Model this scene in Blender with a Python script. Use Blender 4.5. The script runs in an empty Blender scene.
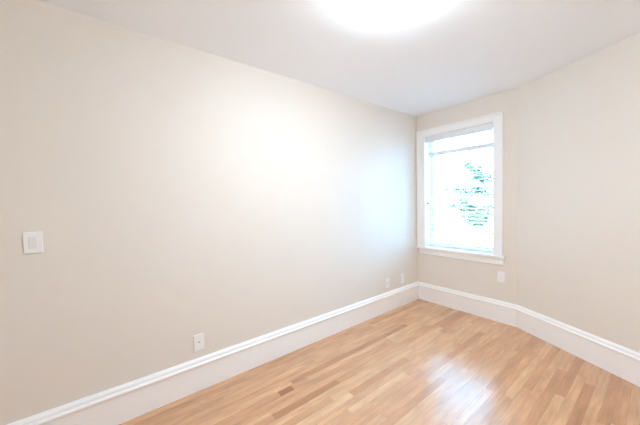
import bpy, bmesh, math, random
from mathutils import Vector, Matrix

C = bpy.context.scene.collection
SC = bpy.context.scene
random.seed(7)

# ------------------------------------------------------------------ camera
YAW, PITCH, ROLL = math.radians(51.7414), math.radians(-2.1685), math.radians(-1.3254)
CAM = Vector((2.2273, -3.5344, 1.4239))
F = Vector((-math.sin(YAW)*math.cos(PITCH), math.cos(YAW)*math.cos(PITCH), math.sin(PITCH)))
R0 = F.cross(Vector((0, 0, 1))).normalized(); U0 = R0.cross(F)
R = math.cos(ROLL)*R0 + math.sin(ROLL)*U0
U = -math.sin(ROLL)*R0 + math.cos(ROLL)*U0
cd = bpy.data.cameras.new('camera'); cam = bpy.data.objects.new('camera', cd); C.objects.link(cam)
m = Matrix((R, U, -F)).transposed().to_4x4(); m.translation = CAM
cam.matrix_world = m
cd.sensor_width = 36.0; cd.lens = 274.716*36/640; cd.clip_start = 0.02
SC.camera = cam

# ------------------------------------------------------------------ sky, light, exposure
SKY_STRENGTH = 18.0
LAMP_STRENGTH = 127.0
SUN_STRENGTH = 185.0
LAMP_COLOR = (0.78, 0.895, 1.0)
world = bpy.data.worlds.new('sky'); SC.world = world; world.use_nodes = True
bg = world.node_tree.nodes['Background']
bg.inputs[0].default_value = (0.22, 0.60, 1.0, 1); bg.inputs[1].default_value = SKY_STRENGTH

sl = bpy.data.lights.new('sun', 'SUN'); sl.energy = SUN_STRENGTH; sl.angle = math.radians(0.53); sl.color = (0.97, 0.77, 0.74)
so = bpy.data.objects.new('sun', sl); C.objects.link(so)
so.rotation_euler = (math.radians(48), 0, math.radians(12))      # high, from behind the house: falls on the yard, not into the room

pl = bpy.data.lights.new('window_portal', 'AREA'); pl.shape = 'RECTANGLE'
pl.size = 0.86; pl.size_y = 1.52; pl.cycles.is_portal = True
po = bpy.data.objects.new('window_portal', pl); C.objects.link(po)
po.location = (0.555, 0.23, 1.53); po.rotation_euler = (math.radians(-90), 0, 0)

SC.view_settings.view_transform = 'Standard'; SC.view_settings.look = 'None'
SC.view_settings.gamma = 1.0; SC.view_settings.use_curve_mapping = False
SC.view_settings.exposure = 0.18
SC.cycles.max_bounces = 20; SC.cycles.diffuse_bounces = 14; SC.cycles.glossy_bounces = 6; SC.cycles.transparent_max_bounces = 16

# ------------------------------------------------------------------ materials
def mat(name, col, rough=0.5, spec=0.5, noise=0.0, nscale=30.0, bump=0.0, bscale=200.0, metal=0.0):
    mt = bpy.data.materials.new(name); mt.use_nodes = True
    nt = mt.node_tree; b = nt.nodes['Principled BSDF']
    b.inputs['Base Color'].default_value = (*col, 1); b.inputs['Roughness'].default_value = rough
    b.inputs['Specular IOR Level'].default_value = spec; b.inputs['Metallic'].default_value = metal
    tc = nt.nodes.new('ShaderNodeTexCoord')
    if noise:
        n = nt.nodes.new('ShaderNodeTexNoise'); n.inputs['Scale'].default_value = nscale
        n.inputs['Detail'].default_value = 4
        nt.links.new(tc.outputs['Object'], n.inputs['Vector'])
        mr = nt.nodes.new('ShaderNodeMapRange'); mr.inputs['To Min'].default_value = 1-noise; mr.inputs['To Max'].default_value = 1+noise
        nt.links.new(n.outputs['Fac'], mr.inputs['Value'])
        mx = nt.nodes.new('ShaderNodeVectorMath'); mx.operation = 'SCALE'
        mx.inputs[0].default_value = col
        nt.links.new(mr.outputs[0], mx.inputs['Scale']); nt.links.new(mx.outputs[0], b.inputs['Base Color'])
    if bump:
        n2 = nt.nodes.new('ShaderNodeTexNoise'); n2.inputs['Scale'].default_value = bscale
        nt.links.new(tc.outputs['Object'], n2.inputs['Vector'])
        bp = nt.nodes.new('ShaderNodeBump'); bp.inputs['Strength'].default_value = bump; bp.inputs['Distance'].default_value = 0.002
        nt.links.new(n2.outputs['Fac'], bp.inputs['Height']); nt.links.new(bp.outputs[0], b.inputs['Normal'])
    return mt

M_WALL = mat('beige_wall_paint', (0.805, 0.765, 0.706), 0.6, 0.35, noise=0.012, nscale=2.5, bump=0.08, bscale=260)
M_CEIL = mat('white_ceiling_paint', (0.915, 0.95, 0.985), 0.8, 0.2, noise=0.008, nscale=2, bump=0.06, bscale=220)
M_TRIM = mat('white_gloss_trim', (0.95, 0.955, 0.96), 0.5, 0.3, noise=0.006, nscale=6)
M_PLATE = mat('white_plastic', (0.92, 0.93, 0.94), 0.3, 0.5, noise=0.005, nscale=40)
M_ROCKER = mat('cool_white_plastic', (0.81, 0.82, 0.83), 0.3, 0.5, noise=0.005, nscale=40)
M_SLOT = mat('grey_slot', (0.42, 0.42, 0.42), 0.5, 0.4, noise=0.05)
M_METAL = mat('brushed_nickel', (0.62, 0.62, 0.62), 0.35, 0.5, noise=0.05, nscale=60, metal=1.0)
M_GREY = mat('grey_metal', (0.20, 0.21, 0.23), 0.4, 0.5, noise=0.05)
M_SLAT = mat('white_blind_slat', (0.86, 0.87, 0.88), 0.45, 0.4, noise=0.006, nscale=20)
M_RAIL = mat('white_blind_rail', (0.84, 0.86, 0.90), 0.4, 0.4, noise=0.006, nscale=20)
M_GAP_SHADE = mat('grey_gap_shade', (0.16, 0.17, 0.19), 0.7, 0.3, noise=0.04)
M_BARK = mat('bark', (0.16, 0.13, 0.11), 0.9, 0.2, noise=0.3, nscale=14)
M_GROUND = mat('pale_concrete', (0.55, 0.54, 0.52), 0.9, 0.2, noise=0.06, nscale=3)
M_LEAF = mat('green_leaf', (0.013, 0.046, 0.021), 0.55, 0.4, noise=0.35, nscale=1.5)

def glass_mat():
    mt = bpy.data.materials.new('window_glass'); mt.use_nodes = True; nt = mt.node_tree
    nt.nodes.remove(nt.nodes['Principled BSDF']); out = nt.nodes['Material Output']
    fr = nt.nodes.new('ShaderNodeFresnel'); fr.inputs['IOR'].default_value = 1.45
    tr = nt.nodes.new('ShaderNodeBsdfTransparent'); tr.inputs[0].default_value = (0.97, 0.985, 0.98, 1)
    gl = nt.nodes.new('ShaderNodeBsdfGlossy'); gl.inputs['Roughness'].default_value = 0.02
    mx = nt.nodes.new('ShaderNodeMixShader')
    nt.links.new(fr.outputs[0], mx.inputs[0]); nt.links.new(tr.outputs[0], mx.inputs[1])
    nt.links.new(gl.outputs[0], mx.inputs[2]); nt.links.new(mx.outputs[0], out.inputs[0])
    return mt
M_GLASS = glass_mat()

def lamp_mat():
    mt = bpy.data.materials.new('lit_frosted_glass'); mt.use_nodes = True
    b = mt.node_tree.nodes['Principled BSDF']
    b.inputs['Base Color'].default_value = (0.9, 0.9, 0.88, 1)
    b.inputs['Emission Color'].default_value = (*LAMP_COLOR, 1); b.inputs['Emission Strength'].default_value = LAMP_STRENGTH
    return mt
M_LAMP = lamp_mat()

def floor_mat():
    mt = bpy.data.materials.new('oak_strip_floor'); mt.use_nodes = True; nt = mt.node_tree
    N, L = nt.nodes, nt.links; b = N['Principled BSDF']
    at = N.new('ShaderNodeAttribute'); at.attribute_name = 'tone'     # r: tone of the board, g: shift of its grain, b: cupping
    sp = N.new('ShaderNodeSeparateColor'); L.new(at.outputs['Color'], sp.inputs[0])
    ramp = N.new('ShaderNodeValToRGB'); L.new(sp.outputs[0], ramp.inputs[0])
    e = ramp.color_ramp.elements
    e[0].position = 0.0; e[0].color = (0.34, 0.14, 0.06, 1)
    e[1].position = 1.0; e[1].color = (0.80, 0.53, 0.32, 1)
    for p, c in ((0.25, (0.56, 0.29, 0.15, 1)), (0.5, (0.67, 0.375, 0.205, 1)), (0.75, (0.74, 0.45, 0.255, 1))):
        q = e.new(p); q.color = c
    tc = N.new('ShaderNodeTexCoord')
    sh = N.new('ShaderNodeVectorMath'); sh.operation = 'MULTIPLY_ADD'
    L.new(at.outputs['Color'], sh.inputs[0]); sh.inputs[1].default_value = (3.0, 37.0, 0.0)
    L.new(tc.outputs['Object'], sh.inputs[2])
    mp = N.new('ShaderNodeMapping'); mp.inputs['Scale'].default_value = (46, 3.5, 1); L.new(sh.outputs[0], mp.inputs[0])
    n1 = N.new('ShaderNodeTexNoise'); n1.inputs['Scale'].default_value = 1.0; n1.inputs['Detail'].default_value = 6
    n1.inputs['Distortion'].default_value = 1.2; L.new(mp.outputs[0], n1.inputs['Vector'])
    mp2 = N.new('ShaderNodeMapping'); mp2.inputs['Scale'].default_value = (16, 3.2, 1); L.new(sh.outputs[0], mp2.inputs[0])
    n2 = N.new('ShaderNodeTexNoise'); n2.inputs['Scale'].default_value = 1.0; n2.inputs['Detail'].default_value = 3
    L.new(mp2.outputs[0], n2.inputs['Vector'])
    a = N.new('ShaderNodeMath'); a.operation = 'MULTIPLY_ADD'; L.new(n2.outputs['Fac'], a.inputs[0]); a.inputs[1].default_value = 1.1
    L.new(n1.outputs['Fac'], a.inputs[2])
    mr = N.new('ShaderNodeMapRange'); L.new(a.outputs[0], mr.inputs['Value'])
    mr.inputs['From Min'].default_value = 0.65; mr.inputs['From Max'].default_value = 1.40
    mr.inputs['To Min'].default_value = 0.69; mr.inputs['To Max'].default_value = 1.09
    sc = N.new('ShaderNodeVectorMath'); sc.operation = 'SCALE'
    L.new(ramp.outputs[0], sc.inputs[0]); L.new(mr.outputs[0], sc.inputs['Scale']); L.new(sc.outputs[0], b.inputs['Base Color'])
    # each board leans a hair, as site-sanded strips do
    sub = N.new('ShaderNodeMath'); sub.operation = 'SUBTRACT'; L.new(sp.outputs[2], sub.inputs[0]); sub.inputs[1].default_value = 0.5
    mu = N.new('ShaderNodeMath'); mu.operation = 'MULTIPLY'; L.new(sub.outputs[0], mu.inputs[0]); mu.inputs[1].default_value = 0.05
    cx = N.new('ShaderNodeCombineXYZ'); L.new(mu.outputs[0], cx.inputs[0])
    bp = N.new('ShaderNodeBump'); bp.inputs['Strength'].default_value = 0.10; bp.inputs['Distance'].default_value = 0.001
    L.new(n1.outputs['Fac'], bp.inputs['Height'])
    ad = N.new('ShaderNodeVectorMath'); ad.operation = 'ADD'; L.new(bp.outputs[0], ad.inputs[0]); L.new(cx.outputs[0], ad.inputs[1])
    no = N.new('ShaderNodeVectorMath'); no.operation = 'NORMALIZE'; L.new(ad.outputs[0], no.inputs[0]); L.new(no.outputs[0], b.inputs['Normal'])
    b.inputs['Roughness'].default_value = 0.26; b.inputs['Specular IOR Level'].default_value = 1.0
    return mt
M_FLOOR = floor_mat()

# ------------------------------------------------------------------ mesh helpers
def obj(name, bm, mt, parent=None, smooth=False, bevel=0.0, seg=2):
    bmesh.ops.recalc_face_normals(bm, faces=bm.faces)
    me = bpy.data.meshes.new(name); bm.to_mesh(me); bm.free()
    me.materials.append(mt)
    if smooth: me.shade_smooth()
    o = bpy.data.objects.new(name, me); C.objects.link(o)
    if bevel:
        md = o.modifiers.new('bevel', 'BEVEL'); md.width = bevel; md.segments = seg; md.limit_method = 'ANGLE'
    if parent: o.parent = parent
    return o

def box(bm, x0, x1, y0, y1, z0, z1):
    v = [bm.verts.new((x, y, z)) for x in (x0, x1) for y in (y0, y1) for z in (z0, z1)]
    for f in ((0, 1, 3, 2), (4, 6, 7, 5), (0, 4, 5, 1), (2, 3, 7, 6), (0, 2, 6, 4), (1, 5, 7, 3)):
        bm.faces.new([v[i] for i in f])

def prism(bm, pts, z0, z1):
    a = [bm.verts.new((x, y, z0)) for x, y in pts]; b = [bm.verts.new((x, y, z1)) for x, y in pts]
    n = len(pts)
    bm.faces.new(a[::-1]); bm.faces.new(b)
    for i in range(n): bm.faces.new((a[i], a[(i+1) % n], b[(i+1) % n], b[i]))

def lathe(bm, prof, n=32, axis='Z', at=(0, 0, 0)):
    rings = []
    for r, h in prof:
        ring = []
        for i in range(n if r > 1e-6 else 1):
            t = 2*math.pi*i/n; p = (r*math.cos(t), r*math.sin(t), h)
            if axis == 'X': p = (p[2], p[0], p[1])
            if axis == 'Y': p = (p[0], -p[2], p[1])
            ring.append(bm.verts.new(Vector(p)+Vector(at)))
        rings.append(ring)
    for a, b in zip(rings, rings[1:]):
        for i in range(n):
            j = (i+1) % n
            q = [a[i % len(a)], a[j % len(a)], b[j % len(b)], b[i % len(b)]]
            q = list(dict.fromkeys(q))
            if len(q) > 2: bm.faces.new(q)
    for ring in (rings[0], rings[-1]):
        if len(ring) > 2: bm.faces.new(ring)

def tube(bm, pts, rads, n=7):
    rings = []
    for i, p in enumerate(pts):
        p = Vector(p)
        d = (Vector(pts[min(i+1, len(pts)-1)]) - Vector(pts[max(i-1, 0)])).normalized()
        s = d.cross(Vector((0.31, 0.95, 0.05))).normalized(); t = d.cross(s)
        rings.append([bm.verts.new(p + rads[i]*(math.cos(2*math.pi*k/n)*s + math.sin(2*math.pi*k/n)*t)) for k in range(n)])
    for a, b in zip(rings, rings[1:]):
        for k in range(n): bm.faces.new((a[k], a[(k+1) % n], b[(k+1) % n], b[k]))
    bm.faces.new(rings[0]); bm.faces.new(rings[-1])

def thing(name, label, cat, loc, group=None, kind=None):
    o = bpy.data.objects.new(name, None); C.objects.link(o); o.location = loc
    o.empty_display_size = 0.1
    if label: o['label'] = label
    if cat: o['category'] = cat
    if group: o['group'] = group
    if kind: o['kind'] = kind
    return o

def struct(o, label=None):
    o['kind'] = 'structure'
    if label: o['label'] = label
    return o

# ------------------------------------------------------------------ room shell
H = 2.6
BX, ANG = 1.2113, 0.45524
ca, sa = math.cos(ANG), math.sin(ANG)
XR, YB = 2.80, -4.75
YR = -(XR-BX)*sa/ca                       # where the angled wall meets the side wall
ROOM = [(0, YB), (0, 0), (BX, 0), (XR, YR), (XR, YB)]    # clockwise seen from above

def offset(path, d, closed=True):
    """path moved inward by d, mitred (the room lies on the right of a clockwise path)"""
    out = []; n = len(path)
    for i in range(n):
        a, b, c = Vector(path[i-1]), Vector(path[i]), Vector(path[(i+1) % n])
        e1, e2 = (b-a).normalized(), (c-b).normalized()
        n1, n2 = Vector((e1.y, -e1.x)), Vector((e2.y, -e2.x))
        k = (n1+n2).normalized(); out.append(tuple(b + k*(d/k.dot(n1))))
    return out
OUT = offset(ROOM, -0.20)
WX0, WX1, WZ0, WZ1 = 0.118, 0.992, 0.74, 2.300           # the hole for the window

names = ['wall_left', 'wall_far', 'wall_angled', 'wall_right', 'wall_rear']
for i, nm in enumerate(names):
    j = (i+1) % 5
    bm = bmesh.new()
    if nm == 'wall_far':
        a, b, c, d = ROOM[i], ROOM[j], OUT[j], OUT[i]
        prism(bm, [a, (WX0, 0), (WX0, 0.2), d], 0, H)
        prism(bm, [(WX1, 0), b, c, (WX1, 0.2)], 0, H)
        box(bm, WX0, WX1, 0, 0.2, 0, WZ0); box(bm, WX0, WX1, 0, 0.2, WZ1, H)
    else:
        prism(bm, [ROOM[i], ROOM[j], OUT[j], OUT[i]], 0, H)
    struct(obj(nm, bm, M_WALL))
bm = bmesh.new(); prism(bm, OUT, H, H+0.15); struct(obj('ceiling', bm, M_CEIL))

# floor: strip boards along the long wall, each board its own face with its own tone
BW = 0.0572
bm = bmesh.new(); lay = bm.loops.layers.float_color.new('tone')
def fquad(x0, x1, y0, y1, tone, z=0.0):
    f = bm.faces.new([bm.verts.new((x, y, z)) for x, y in ((x0, y0), (x1, y0), (x1, y1), (x0, y1))])
    for l in f.loops: l[lay] = tone
FIX = {10: [(-2.70, -2.13, 0.16)], 7: [(-2.56, -2.445, 0.06)], 13: [(-2.15, -1.45, 0.3)], 16: [(-1.5, -0.95, 0.85)], 20: [(-1.9, -1.2, 0.75)]}
rows = int(XR/BW)+2
GAP = 0.0004
x0f = 0.0245
for r in range(-1, rows):
    xa, xb = x0f + r*BW, x0f + (r+1)*BW
    cuts = []
    y = YB - random.uniform(0, 0.8)
    segs = []
    while y < 0:
        ln = random.uniform(0.45, 1.6); t = min(1, max(0, random.gauss(0.54, 0.14)))
        segs.append((y, min(y+ln, 0.0), t)); y += ln
    for (f0, f1, ft) in FIX.get(r, []):
        new = []
        for (p, q, t) in segs:
            if q <= f0 or p >= f1: new.append((p, q, t)); continue
            if p < f0: new.append((p, f0, t))
            if q > f1: new.append((f1, q, t))
        new.append((f0, f1, ft)); segs = sorted(new)
    for p, q, t in segs:
        p = max(p, YB)
        if q - p < 0.01: continue
        fquad(max(0, xa+GAP), min(XR, xb-GAP), p+GAP, q-GAP, (t, random.random(), random.random(), 1))
# sub-surface seen only in the hairline joints, and the slab under it
v = [bm.verts.new((x, y, -0.003)) for x, y in OUT]; f = bm.faces.new(v)
for l in f.loops: l[lay] = (0.0, 0.5, 0.5, 1)
prism(bm, OUT, -0.2, -0.0032)
struct(obj('floor', bm, M_FLOOR))

# baseboards: tall flat board with a moulded cap, mitred at the corners
PROF = [(0, 0), (0.024, 0), (0.024, 0.188), (0.030, 0.190), (0.034, 0.195), (0.034, 0.203), (0.030, 0.209),
        (0.024, 0.212), (0.022, 0.218), (0.0215, 0.226), (0.018, 0.234), (0.010, 0.240), (0.008, 0.244), (0, 0.2445)]
for i, nm in enumerate(['baseboard_left', 'baseboard_far', 'baseboard_angled', 'baseboard_right', 'baseboard_rear']):
    bm = bmesh.new(); ra, rb = [], []
    for d, z in PROF:
        o = offset(ROOM, max(d, 0.0003)); a, b = o[i], o[(i+1) % 5]
        ra.append(bm.verts.new((*a, z+0.0005))); rb.append(bm.verts.new((*b, z+0.0005)))
    n = len(PROF)
    for k in range(n): bm.faces.new((ra[k], rb[k], rb[(k+1) % n], ra[(k+1) % n]))
    bm.faces.new(ra[::-1]); bm.faces.new(rb)
    struct(obj(nm, bm, M_TRIM))

# ------------------------------------------------------------------ window
win = thing('window_1', 'white cased window in the short wall beside the left corner', None, (0.555, 0, 0.74), kind='structure')
def wpart(name, bm, mt, bevel=0.0, smooth=False, parent=None):
    bm.transform(Matrix.Translation((-0.555, 0, -0.74)))
    return obj(name, bm, mt, parent or win, smooth, bevel)
IX0, IX1, IZ1, STZ = 0.130, 0.980, 2.288, 0.770
OX0, OX1, OZ1 = 0.012, 1.080, 2.381
bm = bmesh.new(); box(bm, OX0+0.018, IX0, -0.020, 0, STZ, OZ1-0.018); box(bm, OX0, OX0+0.018, -0.030, 0, STZ, OZ1); wpart('window_casing', bm, M_TRIM, 0.003)
bm = bmesh.new(); box(bm, IX1, OX1-0.020, -0.020, 0, STZ, OZ1-0.020); box(bm, OX1-0.020, OX1, -0.030, 0, STZ, OZ1); wpart('window_casing', bm, M_TRIM, 0.003)
bm = bmesh.new(); box(bm, IX0, IX1, -0.020, 0, IZ1, OZ1-0.018); box(bm, OX0+0.018, OX1-0.020, -0.030, 0, OZ1-0.018, OZ1); wpart('head_casing', bm, M_TRIM, 0.003)
bm = bmesh.new(); box(bm, 0.001, 1.104, -0.048, 0, 0.738, STZ); box(bm, WX0, WX1, 0, 0.2, 0.738, STZ); wpart('window_stool', bm, M_TRIM, 0.006)
bm = bmesh.new(); box(bm, 0.034, 1.087, -0.018, 0, 0.661, 0.738); wpart('window_apron', bm, M_TRIM, 0.004)
for x0, x1 in ((WX0, IX0), (IX1, WX1)):
    bm = bmesh.new(); box(bm, x0, x1, 0, 0.2, STZ, WZ1); wpart('window_jamb', bm, M_TRIM)
bm = bmesh.new(); box(bm, IX0, IX1, 0, 0.2, IZ1, WZ1); wpart('head_jamb', bm, M_TRIM)
# sash
SY0, SY1, ST = 0.150, 0.186, 0.034
bm = bmesh.new()
box(bm, IX0, IX0+ST, SY0, SY1, STZ+0.008, IZ1); box(bm, IX1-ST, IX1, SY0, SY1, STZ+0.008, IZ1)
box(bm, IX0+ST, IX1-ST, SY0, SY1, STZ+0.008, STZ+0.050); box(bm, IX0+ST, IX1-ST, SY0, SY1, IZ1-0.045, IZ1)
sash = wpart('window_sash', bm, M_TRIM, 0.003)
bm = bmesh.new(); box(bm, IX0, IX1, SY0+0.004, SY1, STZ, STZ+0.008); s_ = wpart('gap_shade_strip', bm, M_GAP_SHADE); s_['label'] = 'thin grey strip standing in for the shaded gap under the sash'  # shade of the gap between sash and stool, put in as a dark strip
bm = bmesh.new(); box(bm, IX0+ST, IX1-ST, 0.166, 0.170, STZ+0.050, IZ1-0.045); wpart('window_pane', bm, M_GLASS)
# catch knob and latch plate on the left jamb
bm = bmesh.new(); lathe(bm, [(0.006, 0), (0.006, 0.008), (0.013, 0.012), (0.015, 0.018), (0.012, 0.024), (0.0, 0.026)], 20, 'X', (IX0, 0.032, 1.372))
k_ = wpart('knob', bm, M_GREY, smooth=True); k_['label'] = 'small grey knob on the left jamb'
bm = bmesh.new(); box(bm, IX0, IX0+0.005, 0.012, 0.140, STZ+0.012, 1.070); lp = wpart('latch_plate', bm, M_TRIM, 0.002)
bm = bmesh.new(); box(bm, IX0+0.005, IX0+0.009, 0.055, 0.068, 0.930, 1.010); l_ = wpart('latch', bm, M_METAL, 0.002)
l_['label'] = 'narrow grey latch'

# ------------------------------------------------------------------ venetian blind (hangs in the window)
bl = thing('venetian_blind', 'white horizontal slat blind lowered and open inside the window frame', 'blind', (0.555, 0.05, 2.285))
def bpart(name, bm, mt, bevel=0.0):
    bm.transform(Matrix.Translation((-0.555, -0.05, -2.285))); return obj(name, bm, mt, bl, False, bevel)
bm = bmesh.new(); box(bm, 0.140, 0.968, 0.020, 0.115, 2.232, 2.285); bpart('head_rail', bm, M_RAIL)
bm = bmesh.new(); box(bm, 0.136, 0.966, -0.002, 0.010, 2.204, 2.286); bpart('valance', bm, M_RAIL, 0.003)
bm = bmesh.new()
z = 2.19; zs = []
tl = math.radians(15)
while z > 0.83:
    zs.append(z); z -= 0.0445
for z in zs:
    a = [];
    for k in range(6):                         # a gently crowned slat
        t = k/5-0.5; y = 0.085+0.042*t*math.cos(tl); zz = z+0.042*t*math.sin(tl)+0.003*(1-4*t*t)
        a.append((y, zz))
    lo = [[bm.verts.new((x, y, zz)) for y, zz in a] for x in (0.150, 0.962)]
    hi = [[bm.verts.new((x, y, zz+0.0022)) for y, zz in a] for x in (0.150, 0.962)]
    for k in range(5):
        bm.faces.new((lo[0][k], lo[0][k+1], lo[1][k+1], lo[1][k])); bm.faces.new((hi[0][k], hi[1][k], hi[1][k+1], hi[0][k+1]))
    for k in (0, 5): bm.faces.new((lo[0][k], lo[1][k], hi[1][k], hi[0][k]))
    for s in (0, 1):
        bm.faces.new(lo[s]+hi[s][::-1])
bpart('slats', bm, M_SLAT)
bm = bmesh.new(); box(bm, 0.150, 0.962, 0.050, 0.114, 2.026, 2.074); r_ = bpart('stacked_slats', bm, M_RAIL, 0.004)
r_['label'] = 'closed-up slats that read as a grey band near the top'
bm = bmesh.new(); box(bm, 0.150, 0.962, 0.058, 0.112, 0.786, 0.806); bpart('bottom_rail', bm, M_RAIL, 0.004)
for x in (0.27, 0.84):
    bm = bmesh.new()
    for y in (0.0600, 0.1100): box(bm, x-0.0008, x+0.0008, y-0.0006, y+0.0006, 0.806, 2.232)
    bpart('ladder_cord', bm, M_RAIL)

# ------------------------------------------------------------------ wall plates
def plate_base(name, label, cat, loc, rz, w, h, group=None):
    t = thing(name, label, cat, loc, group); t.rotation_euler = (0, 0, rz)
    bm = bmesh.new(); box(bm, -w/2, w/2, -0.0065, -0.0004, -h/2, h/2)
    obj('cover_plate', bm, M_PLATE, t, False, 0.003, 3)
    for s in (-1, 1):
        bm = bmesh.new(); lathe(bm, [(0.0032, 0.0060), (0.0032, 0.0072), (0.0, 0.0078)], 12, 'Y', (0, 0, s*(h/2-0.012)))
        obj('screw', bm, M_PLATE, t)
    return t
LW = math.radians(90)     # local -y faces into the room: +x for the left wall
t = plate_base('light_switch', 'white rocker light switch on the left wall at shoulder height', 'switch', (0, -3.853, 1.232), LW, 0.076, 0.121)
bm = bmesh.new(); box(bm, -0.017, 0.017, -0.0085, -0.0060, -0.0345, 0.0345); obj('switch_frame', bm, M_PLATE, t, False, 0.001)
bm = bmesh.new()
v = [bm.verts.new(p) for p in ((-0.0150, -0.0085, -0.0320), (0.0150, -0.0085, -0.0320), (0.0150, -0.0085, 0.0320), (-0.0150, -0.0085, 0.0320),
                               (-0.0150, -0.0102, -0.0320), (0.0150, -0.0102, -0.0320), (0.0150, -0.0142, 0.0320), (-0.0150, -0.0142, 0.0320))]
for f in ((0, 3, 2, 1), (4, 5, 6, 7), (0, 1, 5, 4), (1, 2, 6, 5), (2, 3, 7, 6), (3, 0, 4, 7)): bm.faces.new([v[i] for i in f])
r_ = obj('rocker', bm, M_ROCKER, t, False, 0.001); r_['label'] = 'slightly greyer rocker paddle'

def jack(name, label, loc, group):
    t = plate_base(name, label, 'wall plate', loc, LW, 0.074, 0.124, group)
    bm = bmesh.new(); lathe(bm, [(0.0075, 0.0062), (0.0075, 0.0095), (0.0048, 0.0096), (0.0048, 0.0165), (0.0032, 0.0170)], 18, 'Y', (0, 0, 0.004))
    c = obj('socket', bm, M_METAL, t, False); c['label'] = 'small metal cable socket'
    bm = bmesh.new(); lathe(bm, [(0.0030, 0.0170), (0.0030, 0.0173)], 12, 'Y', (0, 0, 0.004)); obj('socket_hole', bm, M_SLOT, c)
    return t
jack('cable_jack_plate', 'white cable jack plate low on the left wall, nearest the light switch', (0, -2.997, 0.366), 'cable jack plates on the left wall')
jack('cable_jack_plate', 'small white jack plate with a dark dot, left of the plain corner plate', (0, -0.708, 0.360), 'cable jack plates on the left wall')

def outlet(label, loc, rz, group):
    t = plate_base('power_outlet', label, 'outlet', loc, rz, 0.073, 0.122, group)
    bm = bmesh.new(); box(bm, -0.0165, 0.0165, -0.0088, -0.0060, -0.0335, 0.0335); fce = obj('outlet_face', bm, M_PLATE, t, False, 0.001)
    for s in (-1, 1):
        bm = bmesh.new()
        box(bm, -0.0075, -0.0055, -0.0090, -0.0086, s*0.017-0.002, s*0.017+0.006)
        box(bm, 0.0055, 0.0075, -0.0090, -0.0086, s*0.017-0.002, s*0.017+0.006)
        lathe(bm, [(0.0022, 0.0086), (0.0022, 0.0090)], 10, 'Y', (0, 0, s*0.017-0.008))
        obj('outlet_slots', bm, M_SLOT, fce)
    return t
outlet('white power outlet on the left wall nearest the corner, plain faced', (0, -0.385, 0.362), LW, 'power outlets')
outlet('white power outlet under the right end of the window sill', (1.060, 0, 0.523), 0, 'power outlets')

# ------------------------------------------------------------------ ceiling lamp
LX, LY, LR = 1.33, -2.25, 0.155
t = thing('ceiling_lamp', 'round white flush ceiling lamp, lit, at the top edge of the photo', 'lamp', (LX, LY, H))
bm = bmesh.new(); lathe(bm, [(0.0, -0.0005), (LR-0.012, -0.0005), (LR-0.006, -0.006), (LR-0.006, -0.022), (LR-0.014, -0.026), (0.0, -0.026)], 48)
obj('lamp_base', bm, M_TRIM, t)
bm = bmesh.new()
prof = [(LR-0.020, -0.0262), (LR, -0.030)] + [(LR*math.cos(a), -0.032-0.058*math.sin(a)) for a in [math.radians(6*k) for k in range(1, 15)]] + [(0.0, -0.090)]
lathe(bm, prof, 48); s = obj('lamp_shade', bm, M_LAMP, t, True); s['label'] = 'glowing frosted glass dome'

# ------------------------------------------------------------------ outside: ground and a tree
bm = bmesh.new(); box(bm, -30, 30, 0.6, 60, -3.6, -3.4); struct(obj('ground', bm, M_GROUND))
tr = thing('leafy_tree', 'leafy green tree outside seen through the window blind', 'tree', (0.35, 5.7, -3.4))
TO = Vector((0.35, 5.7, -3.4))
VIS = [(-1.31,4.63,2.35,0.14,1),(-1.38,5.35,2.28,0.21,1),(-1.1,5.26,2.02,0.23,1.2),(-1.09,4.76,2.05,0.17,1),(-2.0,5.0,1.74,0.19,0.5),(-1.65,4.95,1.69,0.21,0.8),
       (-1.42,5.15,1.68,0.18,0.8),(-1.14,5.29,1.64,0.21,0.8),(-0.73,4.59,1.48,0.16,0.6),(-1.4,4.53,1.36,0.14,0.8),(-1.61,5.34,1.14,0.25,1.3),(-1.13,4.93,0.95,0.23,2),
       (-1.41,5.26,0.74,0.24,1.7),(-0.89,4.5,0.81,0.19,1.5),(-1.59,4.95,0.91,0.12,0.7),(-1.03,5.22,1.17,0.17,0.8),(-1.24,4.73,1.44,0.17,0.6),(-2.36,5.45,1.16,0.2,0.35),
       (-2.51,5.4,1.37,0.13,0.3),(-0.75,4.53,1.0,0.13,0.6),(-0.75,4.53,0.41,0.16,0.35),(-1.21,5.04,0.21,0.15,0.2),(-2.13,5.44,1.16,0.16,0.4)]
crown = list(VIS)
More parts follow.
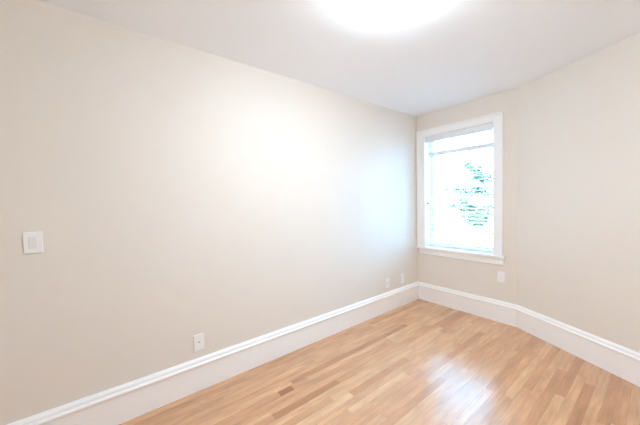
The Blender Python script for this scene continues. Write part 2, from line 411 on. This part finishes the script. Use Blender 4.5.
for k in range(46):
    a = random.uniform(0, 2*math.pi); rr = random.uniform(0.2, 1.5); z = random.uniform(-0.2, 3.4)
    x, y = 0.75+rr*math.cos(a), 6.0+rr*math.sin(a)*0.8
    if x > 2.35-0.34*(y+3.53): crown.append((x, y, z, random.uniform(0.22, 0.36), 1.2))
bmb = bmesh.new()
tp = [TO+Vector(q) for q in ((0, 0, 0), (0.06, 0.02, 1.2), (0.02, 0.05, 2.6), (0.10, 0.03, 4.0), (0.06, 0.08, 5.4), (0.12, 0.05, 6.6))]
tube(bmb, tp, [0.19, 0.15, 0.12, 0.09, 0.055, 0.02], 12)
for (x, y, z, r, d) in crown:
    zz = max(-1.2, z-0.7-0.3*random.random()); k = (zz+3.4)/6.6*5; i = min(4, int(k)); root = tp[i].lerp(tp[i+1], k-i)
    e = Vector((x, y, z)); mid = root.lerp(e, 0.55)+Vector((0, 0, 0.10))
    tube(bmb, [root, mid, e], [0.022, 0.011, 0.004], 6)
bmb.transform(Matrix.Translation(-TO)); obj('trunk', bmb, M_BARK, tr, True)
bm = bmesh.new()
for (x, y, z, r, d) in crown:
    for k in range(int(260*d*(r/0.2)**2)):
        while True:
            q = Vector((random.uniform(-1, 1), random.uniform(-1, 1), random.uniform(-1, 1)))
            if q.length < 1: break
        c = Vector((x, y, z)) + Vector((q.x*r*1.15, q.y*r*1.15, q.z*r*0.75))
        ax = Vector((random.gauss(0, 1), random.gauss(0, 1), random.gauss(-0.3, 0.5))).normalized()
        nn = Vector((random.gauss(0, 0.6), random.gauss(0, 0.6), 1)).normalized(); sd = ax.cross(nn).normalized(); up = sd.cross(ax)
        L_ = random.uniform(0.06, 0.11); W_ = L_*0.28
        v = [bm.verts.new(c+p-TO) for p in (-ax*L_/2, -ax*L_*0.1+sd*W_+up*0.006, ax*L_/2, -ax*L_*0.1-sd*W_+up*0.006)]
        bm.faces.new((v[0], v[1], v[2])); bm.faces.new((v[0], v[2], v[3]))
obj('foliage', bm, M_LEAF, tr)
